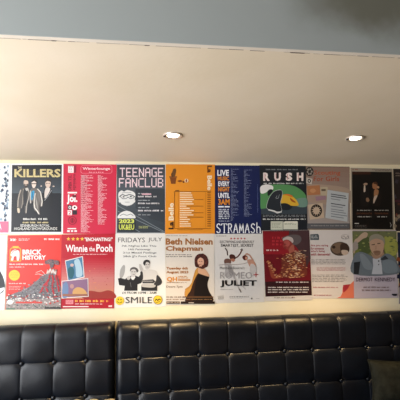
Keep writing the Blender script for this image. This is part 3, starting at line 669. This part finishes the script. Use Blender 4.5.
# 16 lavender singer poster
p = Poster([(352.4,230.3),(396,230.3),(398.1,297.7),(353.9,298.3)], 'concert_poster',
  'lavender concert poster with a close photo of a short haired man in denim jacket', 'poster', 'b9aeb8')
p.frame((350,230,398,276))
p.part('photo','man in denim jacket against green hedge'); p.poly(((18,8),(384,8),(390,366),(26,370)),'6c7046')
p.grad(20,10,384,190,'6d7050','70753c',8); p.blob([(284,60),(384,80),(386,200),(300,200)],'9a9c4e'); p.blob([(60,100),(150,60),(170,180),(90,200)],'4f5a36')
p.specks(lambda R:(R.uniform(24,382),R.uniform(14,190)),60,12,6,('7f8448','5f6a3c','8d9052','6d7348'),3)
p.blob([(34,90),(60,66),(90,34),(120,18),(144,28),(136,60),(108,72),(72,100),(50,120),(36,190),(24,180)],'b39a84'); p.blob([(22,110),(56,96),(64,150),(40,172),(22,168)],'9a8f86')
p.blob([(30,220),(70,184),(120,190),(180,220),(230,240),(300,196),(350,216),(384,260),(390,366),(28,368)],'6a737a')
p.poly(((30,270),(84,262),(70,368),(28,368)),'2a2c2e'); p.blob([(80,200),(120,210),(180,290),(176,330),(120,320),(90,260)],'7d868c'); p.blob([(270,260),(340,250),(386,290),(386,350),(280,350)],'78838a')
p.poly(((186,238),(250,226),(262,300),(268,368),(178,368),(190,300)),'b9bcc2'); p.poly(((248,244),(290,212),(318,240),(268,252)),'34383e'); p.ell(236,258,7,6,'2f3236'); p.ell(236,288,5,5,'3a3d42')
p.blob([(170,190),(206,212),(262,196),(276,160),(280,200),(236,236),(196,236)],'a0806a')
p.blob([(160,90),(176,60),(220,52),(262,66),(280,100),(278,150),(262,196),(232,216),(200,208),(176,180),(162,140)],'b5937a'); p.blob([(158,100),(162,56),(204,34),(252,42),(284,76),(284,120),(268,90),(220,72),(176,84)],'8f8a78')
p.line([(176,124),(204,120)],7,'54443a'); p.line([(224,114),(250,110)],7,'54443a'); p.line([(212,130),(214,156),(204,160)],4,'8f6c56'); p.blob([(190,178),(216,170),(248,176),(246,204),(222,214),(200,204)],'8a6a54'); p.line([(204,184),(236,182)],5,'6a443c'); p.line([(276,166),(280,194)],6,'3c3028')
p.part('title'); p.frame((345,225,400,310)); p.text('DERMOT',50,247,128,265,'33182e',.0); p.text('KENNEDY',138,247,234,265,'33182e',.0)
p.part('small_print'); p.lines(84,289,204,297,1,'7d6a68',.8,0,'c',3,16); p.lines(78,303,212,311,1,'7d6a68',.8,0,'c',4,16); p.rect(218,323,242,330,'2a2830'); p.rect(224,330,240,333,'2a2830')
p.end()

# 17, 18 posters cut by the left edge of the photograph
p = Poster([(-40,163.2),(10.6,163.3),(8.6,233.6),(-44,233.9)], 'patterned_poster',
  'white blotted poster with pink bottom band, cut by the left photo edge', 'poster', 'e6ebf0')
p.frame((0,155,20,315))
p.part('blot_print','blue grey blots'); p.specks(lambda R:(R.uniform(-100,20),R.uniform(24,165)),70,4,4,('8fa5b8','39445a','b9c8d6','5d7086'),3)
p.specks(lambda R:(R.uniform(12,21),R.uniform(24,165)),40,2.6,4,('2f3a50','8fa5b8','49586e'),5)
p.part('bottom_band','pink bottom band'); p.poly(((-105,166),(21.5,166),(21,194),(-108,194)),'d06a8a'); p.text('A',-2,172,4,186,'f2d6e0',.03); p.lines(-90,176,-10,182,1,'f2d6e0',.8,0,'l',3,12)
p.end()
p = Poster([(-43,235.6),(7.4,235.4),(4.6,309.8),(-47,310.5)], 'picture_poster',
  'white poster with a slanting black shape, cut by left photo edge, lower row', 'poster', 'e9ecee')
p.frame((0,155,20,315))
p.part('black_print','slanting black shape'); p.blob([(-60,290),(-10,282),(4,296),(12,318),(12,336),(2,346),(-20,352),(-70,350)],'23272c'); p.poly(((-4,334),(12,330),(12,336),(0,346)),'cfd6da'); p.lines(-90,220,-8,250,4,'7d848c',.4,.3,'l',3,12)
p.end()
# 19, 20 posters cut by the right edge
p = Poster([(393.0,168.8),(437,169.6),(440,231.8),(395.2,231.2)], 'picture_poster',
  'dark speckled poster cut by right photo edge, upper row beside the performers poster', 'poster', '2a2220')
p.frame((385,155,400,315))
p.part('dark_print'); p.specks(lambda R:(R.uniform(24,130),R.uniform(60,185)),90,4,5,('5a4a3c','1c1816','6a3a2c','3f3a44','8a7a64'),3); p.lines(26,44,120,56,2,'8a7a6c',.5,.2,'l',3,12); p.rect(24,112,130,118,'4a2630')
p.end()
p = Poster([(397.0,232.2),(441,232.4),(444,299.0),(399.2,298.2)], 'picture_poster',
  'dark blue and red poster cut by right photo edge, lower row beside the lavender poster', 'poster', '262a3c')
p.frame((385,155,400,315))
p.part('dark_print'); p.specks(lambda R:(R.uniform(33,130),R.uniform(214,330)),80,5,6,('4a2a2c','1c2034','8a4a2c','39405e'),5); p.rect(34,330,140,372,'8a8690'); p.lines(40,338,130,360,3,'3a3a48',.4,.3,'l',3,12)
p.end()


# ------------------------------------------------------------------ tufted leather benches
SEAT = .445
def bench(xa, xb, cols, zrow, label, torn=None):
    """button-tufted back with a rolled top, seat and plinth"""
    H = .020
    # profile from the wall over the roll and down: (y, z)
    base = [(-.001, .920), (-.025, .924)]
    cy, cz, r = -.050, .868, .056
    for i in range(10):
        a = math.radians(88 + 92*i/9 - 4*(i/9)); base.append((cy + r*math.cos(a), cz + r*math.sin(a)))
    base.append((-.130, SEAT-.03))
    P = [Vector((y, z)) for y, z in base]
    acc = [0]
    for a, b in zip(P, P[1:]): acc.append(acc[-1]+(b-a).length)
    def prof(s):
        for i in range(len(P)-1):
            if s <= acc[i+1] or i == len(P)-2:
                t = (s-acc[i])/(acc[i+1]-acc[i]); return P[i].lerp(P[i+1], t), (P[i+1]-P[i]).normalized()
    T = acc[-1]
    def s_of_z(z):
        lo, hi = .12, T
        for _ in range(40):
            md = (lo+hi)/2
            if prof(md)[0].y > z: lo = md
            else: hi = md
        return lo
    srow = [s_of_z(z) for z in zrow]
    ss = []; edges = [0]+srow+[T]
    for a, b in zip(edges, edges[1:]):
        n = 26 if a == 0 else 18
        for i in range(n):
            t = i/n
            ss.append(a+(b-a)*(t if a == 0 else (.5-.5*math.cos(PI*t))))
        if a == 0:
            ss = [(e if e < b*.5 else b*.5+b*.5*math.sin(PI/2*(e-b*.5)/(b*.5))) for e in ss]
    ss.append(T)
    cl = [xa]+[c for c in cols if xa+.02 < c < xb-.02]+[xb]
    xs = []
    for a, b in zip(cl, cl[1:]):
        n = max(6, int((b-a)/.011))
        for i in range(n): xs.append(a+(b-a)*(.5-.5*math.cos(PI*i/n)))
    xs.append(xb)
    R = random.Random(int(xa*100)); amp = {}
    bm = bmesh.new(); grid = []
    for x in xs:
        ci = max(i for i in range(len(cl)) if cl[i] <= x+1e-9); ci = min(ci, len(cl)-2)
        a, b = cl[ci], cl[ci+1]
        spans = .174
        u = (x-a)/(b-a)
        if ci == 0: du = min(b-x, spans/2)/spans if (b-a) > spans*.5 else (b-x)/spans
        elif ci == len(cl)-2: du = min(x-a, spans/2)/spans
        else: du = min(u, 1-u)
        dm = min(du, .5)*spans
        fa = .45*(1-math.exp(-dm/.0045)) + .55*math.sin(PI*min(du, .5))**.8
        ed = min(x-xa, xb-x)
        edge = -.030*(1-min(1, ed/.020))**2
        rowv = []
        for s in ss:
            p, t = prof(s)
            n = Vector((t.y, -t.x))
            if n.x > 0 and s > .03: n = -n
            if s <= .03: n = Vector((0, 1))
            ri = sum(1 for e in srow if e <= s+1e-9)
            if ri == 0: v = s/srow[0]; fb = max(0, math.cos(PI/2*v))**.5 if v > .5 else .84+.16*0
            else:
                lo, hi = srow[ri-1], (srow[ri] if ri < len(srow) else srow[-1]+.174)
                v = min(1, (s-lo)/(hi-lo)); fb = math.sin(PI*v)**.55
                if ri >= len(srow): fb = math.sin(PI*min(v, .55))**.55
            key = (ci, ri); k = amp.setdefault(key, R.uniform(.85, 1.15))
            top = min(1, s/.05) if ri == 0 else 1
            ramp = .25+.75*min(1, max(0, (s-.02)/.07)) if ri == 0 else 1
            h = H*k*((.13*fa+.70*fb+.20*fa*fb)*ramp)
            # folds gather towards the buttons
            for c in cols:
                if abs(x-c) < .06:
                    for sr in srow:
                        d2 = (x-c)**2+(s-sr)**2
                        if d2 < .004: h -= .012*math.exp(-d2/(.016**2))
            h += .0012*math.sin(37*x+9*s)*math.sin(23*s-11*x)*top
            q = p + n*(h+edge*top)
            rowv.append(bm.verts.new((x, q.x, q.y)))
        grid.append(rowv)
    for a, b in zip(grid, grid[1:]):
        for i in range(len(ss)-1): bm.faces.new((a[i], a[i+1], b[i+1], b[i]))
    # close the ends and back
    for g in (grid[0], grid[-1]):
        c = [bm.verts.new((g[0].co.x, -.001, v.co.z)) for v in g]
        for i in range(len(g)-1):
            f = (g[i], g[i+1], c[i+1], c[i])
            try: bm.faces.new(f)
            except ValueError: pass
    bmesh.ops.recalc_face_normals(bm, faces=bm.faces[:])
    cxm = (xa+xb)/2
    root = empty('banquette', (cxm, -.3, 0), label, 'bench', 'tufted leather wall benches')
    bmesh.ops.translate(bm, verts=bm.verts[:], vec=(-cxm, .3, 0))
    link('back_cushion', bm, M_LEATHER, root, True)
    # buttons
    bme = None
    for ri, sr in enumerate(srow):
        p, t = prof(sr)
        for c in cols:
            if not (xa+.05 < c < xb-.05): continue
            if bme is None:
                b = bmesh.new(); bmesh.ops.create_uvsphere(b, u_segments=14, v_segments=8, radius=.0105)
                for v in b.verts: v.co.y *= .55
                o = link('button', b, M_LEATHER, root, True); bme = o.data
            else:
                o = bpy.data.objects.new('button', bme); C.objects.link(o); o.parent = root
            o.location = (c-cxm, p.x-.0005+.3, p.y); o.rotation_euler = (math.radians(-5), 0, 0)
    b = bmesh.new(); box(b, (xa-cxm+.004, -.29, SEAT-.13), (xb-cxm-.004, .295-.125, SEAT))
    bmesh.ops.bevel(b, geom=b.edges[:], offset=.03, segments=4, affect='EDGES', profile=.6)
    link('seat_cushion', b, M_LEATHER, root, True)
    b = bmesh.new(); box(b, (xa-cxm+.01, -.25, 0), (xb-cxm-.01, .295, SEAT-.13))
    link('plinth', b, mat('2a1c14', .5, .4), root)
    if torn:
        b = bmesh.new(); Rn = random.Random(8)
        cx, cz = torn
        for i in range(11):
            m4 = Matrix.Translation((cx-cxm+Rn.uniform(-.085, .075), -.150+.3-.002+Rn.uniform(-.004, .002), cz+Rn.uniform(-.022, .0))) @ \
                Matrix.Rotation(Rn.uniform(-.3, .3), 4, 'Y') @ Matrix.Diagonal((Rn.uniform(.02, .045), .011, Rn.uniform(.005, .011), 1))
            bmesh.ops.create_icosphere(b, subdivisions=2, radius=1, matrix=m4)
        for v in b.verts: v.co += Vector((Rn.uniform(-1, 1), Rn.uniform(-1, 1), Rn.uniform(-1, 1)))*.0014
        o = link('torn_foam', b, M_FOAM, root, True); o['label'] = 'pale foam showing through a tear'
    return root
zr = [at(139, 358, -.112).z, at(139, 392.5, -.120).z]
gx = at(115, 350, -.10).x
c0 = at(86, 361, -.112).x; sp = at(86, 361, -.112).x - at(54, 363, -.112).x
bench(XL+.005, gx-.007, [c0-sp*i for i in range(7)][::-1], zr,
      'black buttoned leather bench back left of the vertical gap, pale tear at its foot', torn=(at(95, 399.5, -.15).x, at(95, 399.5, -.15).z))
c1 = at(139, 358, -.112).x; sp2 = (at(366, 346, -.112).x - c1)/8
bench(gx+.007, 1.95, [c1+sp2*i for i in range(11)], zr,
      'long black buttoned leather bench back right of the vertical gap, behind the cushion')

# ------------------------------------------------------------------ cushion
def cushion():
    tl = at(370, 364, -.24)
    W, Hh, Tk = .46, tl.z-SEAT-.002, .13
    root = empty('throw_cushion', (tl.x+W/2, -.238, SEAT+.001), 'dark olive grey cushion leaning on the leather bench at lower right', 'cushion')
    n = 28; bm = bmesh.new(); lay = []
    for sgn in (-1, 1):
        g = []
        for i in range(n+1):
            row = []
            for j in range(n+1):
                u, v = i/n*2-1, j/n*2-1
                e = (max(0, 1-abs(u)**2.6)*max(0, 1-abs(v)**2.6))**.5
                pin = 1-.09*(1-abs(u)**2)*(abs(v)**4); pin2 = 1-.09*(1-abs(v)**2)*(abs(u)**4)
                yy = sgn*Tk/2*e
                wob = .004*math.sin(5*u+3*v)*e
                row.append(bm.verts.new((u*W/2*pin2, yy+wob*sgn, Hh/2+v*Hh/2*pin)))
            g.append(row)
        lay.append(g)
    for g in lay:
        for i in range(n):
            for j in range(n): bm.faces.new((g[i][j], g[i+1][j], g[i+1][j+1], g[i][j+1]))
    bmesh.ops.remove_doubles(bm, verts=bm.verts[:], dist=.0004)
    bmesh.ops.recalc_face_normals(bm, faces=bm.faces[:])
    link('cover', bm, M_CUSHION, root, True)
    # piping
    bm = bmesh.new(); path = []
    for k in range(4):
        for i in range(16):
            t = i/16*2-1
            u, v = ((t, -1), (1, t), (-t, 1), (-1, -t))[k]
            pin = 1-.09*(1-abs(u)**2)*(abs(v)**4); pin2 = 1-.09*(1-abs(v)**2)*(abs(u)**4)
            path.append(Vector((u*W/2*pin2, 0, Hh/2+v*Hh/2*pin)))
    rings = []; N = len(path)
    for i, p in enumerate(path):
        t = (path[(i+1) % N]-path[i-1]).normalized(); n1 = t.cross(Vector((0, 1, 0))).normalized()
        rings.append([bm.verts.new(p+n1*.004*math.cos(a*PI/3)+Vector((0, 1, 0))*.004*math.sin(a*PI/3)) for a in range(6)])
    for i in range(N):
        for a in range(6): bm.faces.new((rings[i][a], rings[i][(a+1) % 6], rings[(i+1) % N][(a+1) % 6], rings[(i+1) % N][a]))
    bmesh.ops.recalc_face_normals(bm, faces=bm.faces[:])
    link('piping', bm, M_CUSHION, root, True)
    root.rotation_euler = (math.radians(-10), math.radians(3), 0)
cushion()

# ------------------------------------------------------------------ daylight
def area(name, loc, rot, sx, sy, e, col):
    l = bpy.data.lights.new(name, 'AREA'); l.shape = 'RECTANGLE'; l.size = sx; l.size_y = sy; l.energy = e; l.color = col
    o = bpy.data.objects.new(name, l); C.objects.link(o); o.location = loc; o.rotation_euler = rot; return o
area('window_daylight', (XL-.09, (WY0+WY1)/2, (WZ0+WZ1)/2), (0, -PI/2, 0), WZ1-WZ0, WY1-WY0, 117, (.97, .98, 1.0))
w = bpy.data.worlds.new('world'); S.world = w; w.use_nodes = True
w.node_tree.nodes['Background'].inputs['Color'].default_value = (.75, .85, 1, 1)
w.node_tree.nodes['Background'].inputs['Strength'].default_value = .6
vs = S.view_settings
vs.view_transform = 'Standard'; vs.look = 'None'; vs.gamma = 1; vs.use_curve_mapping = False; vs.exposure = 0
S.cycles.max_bounces = 6
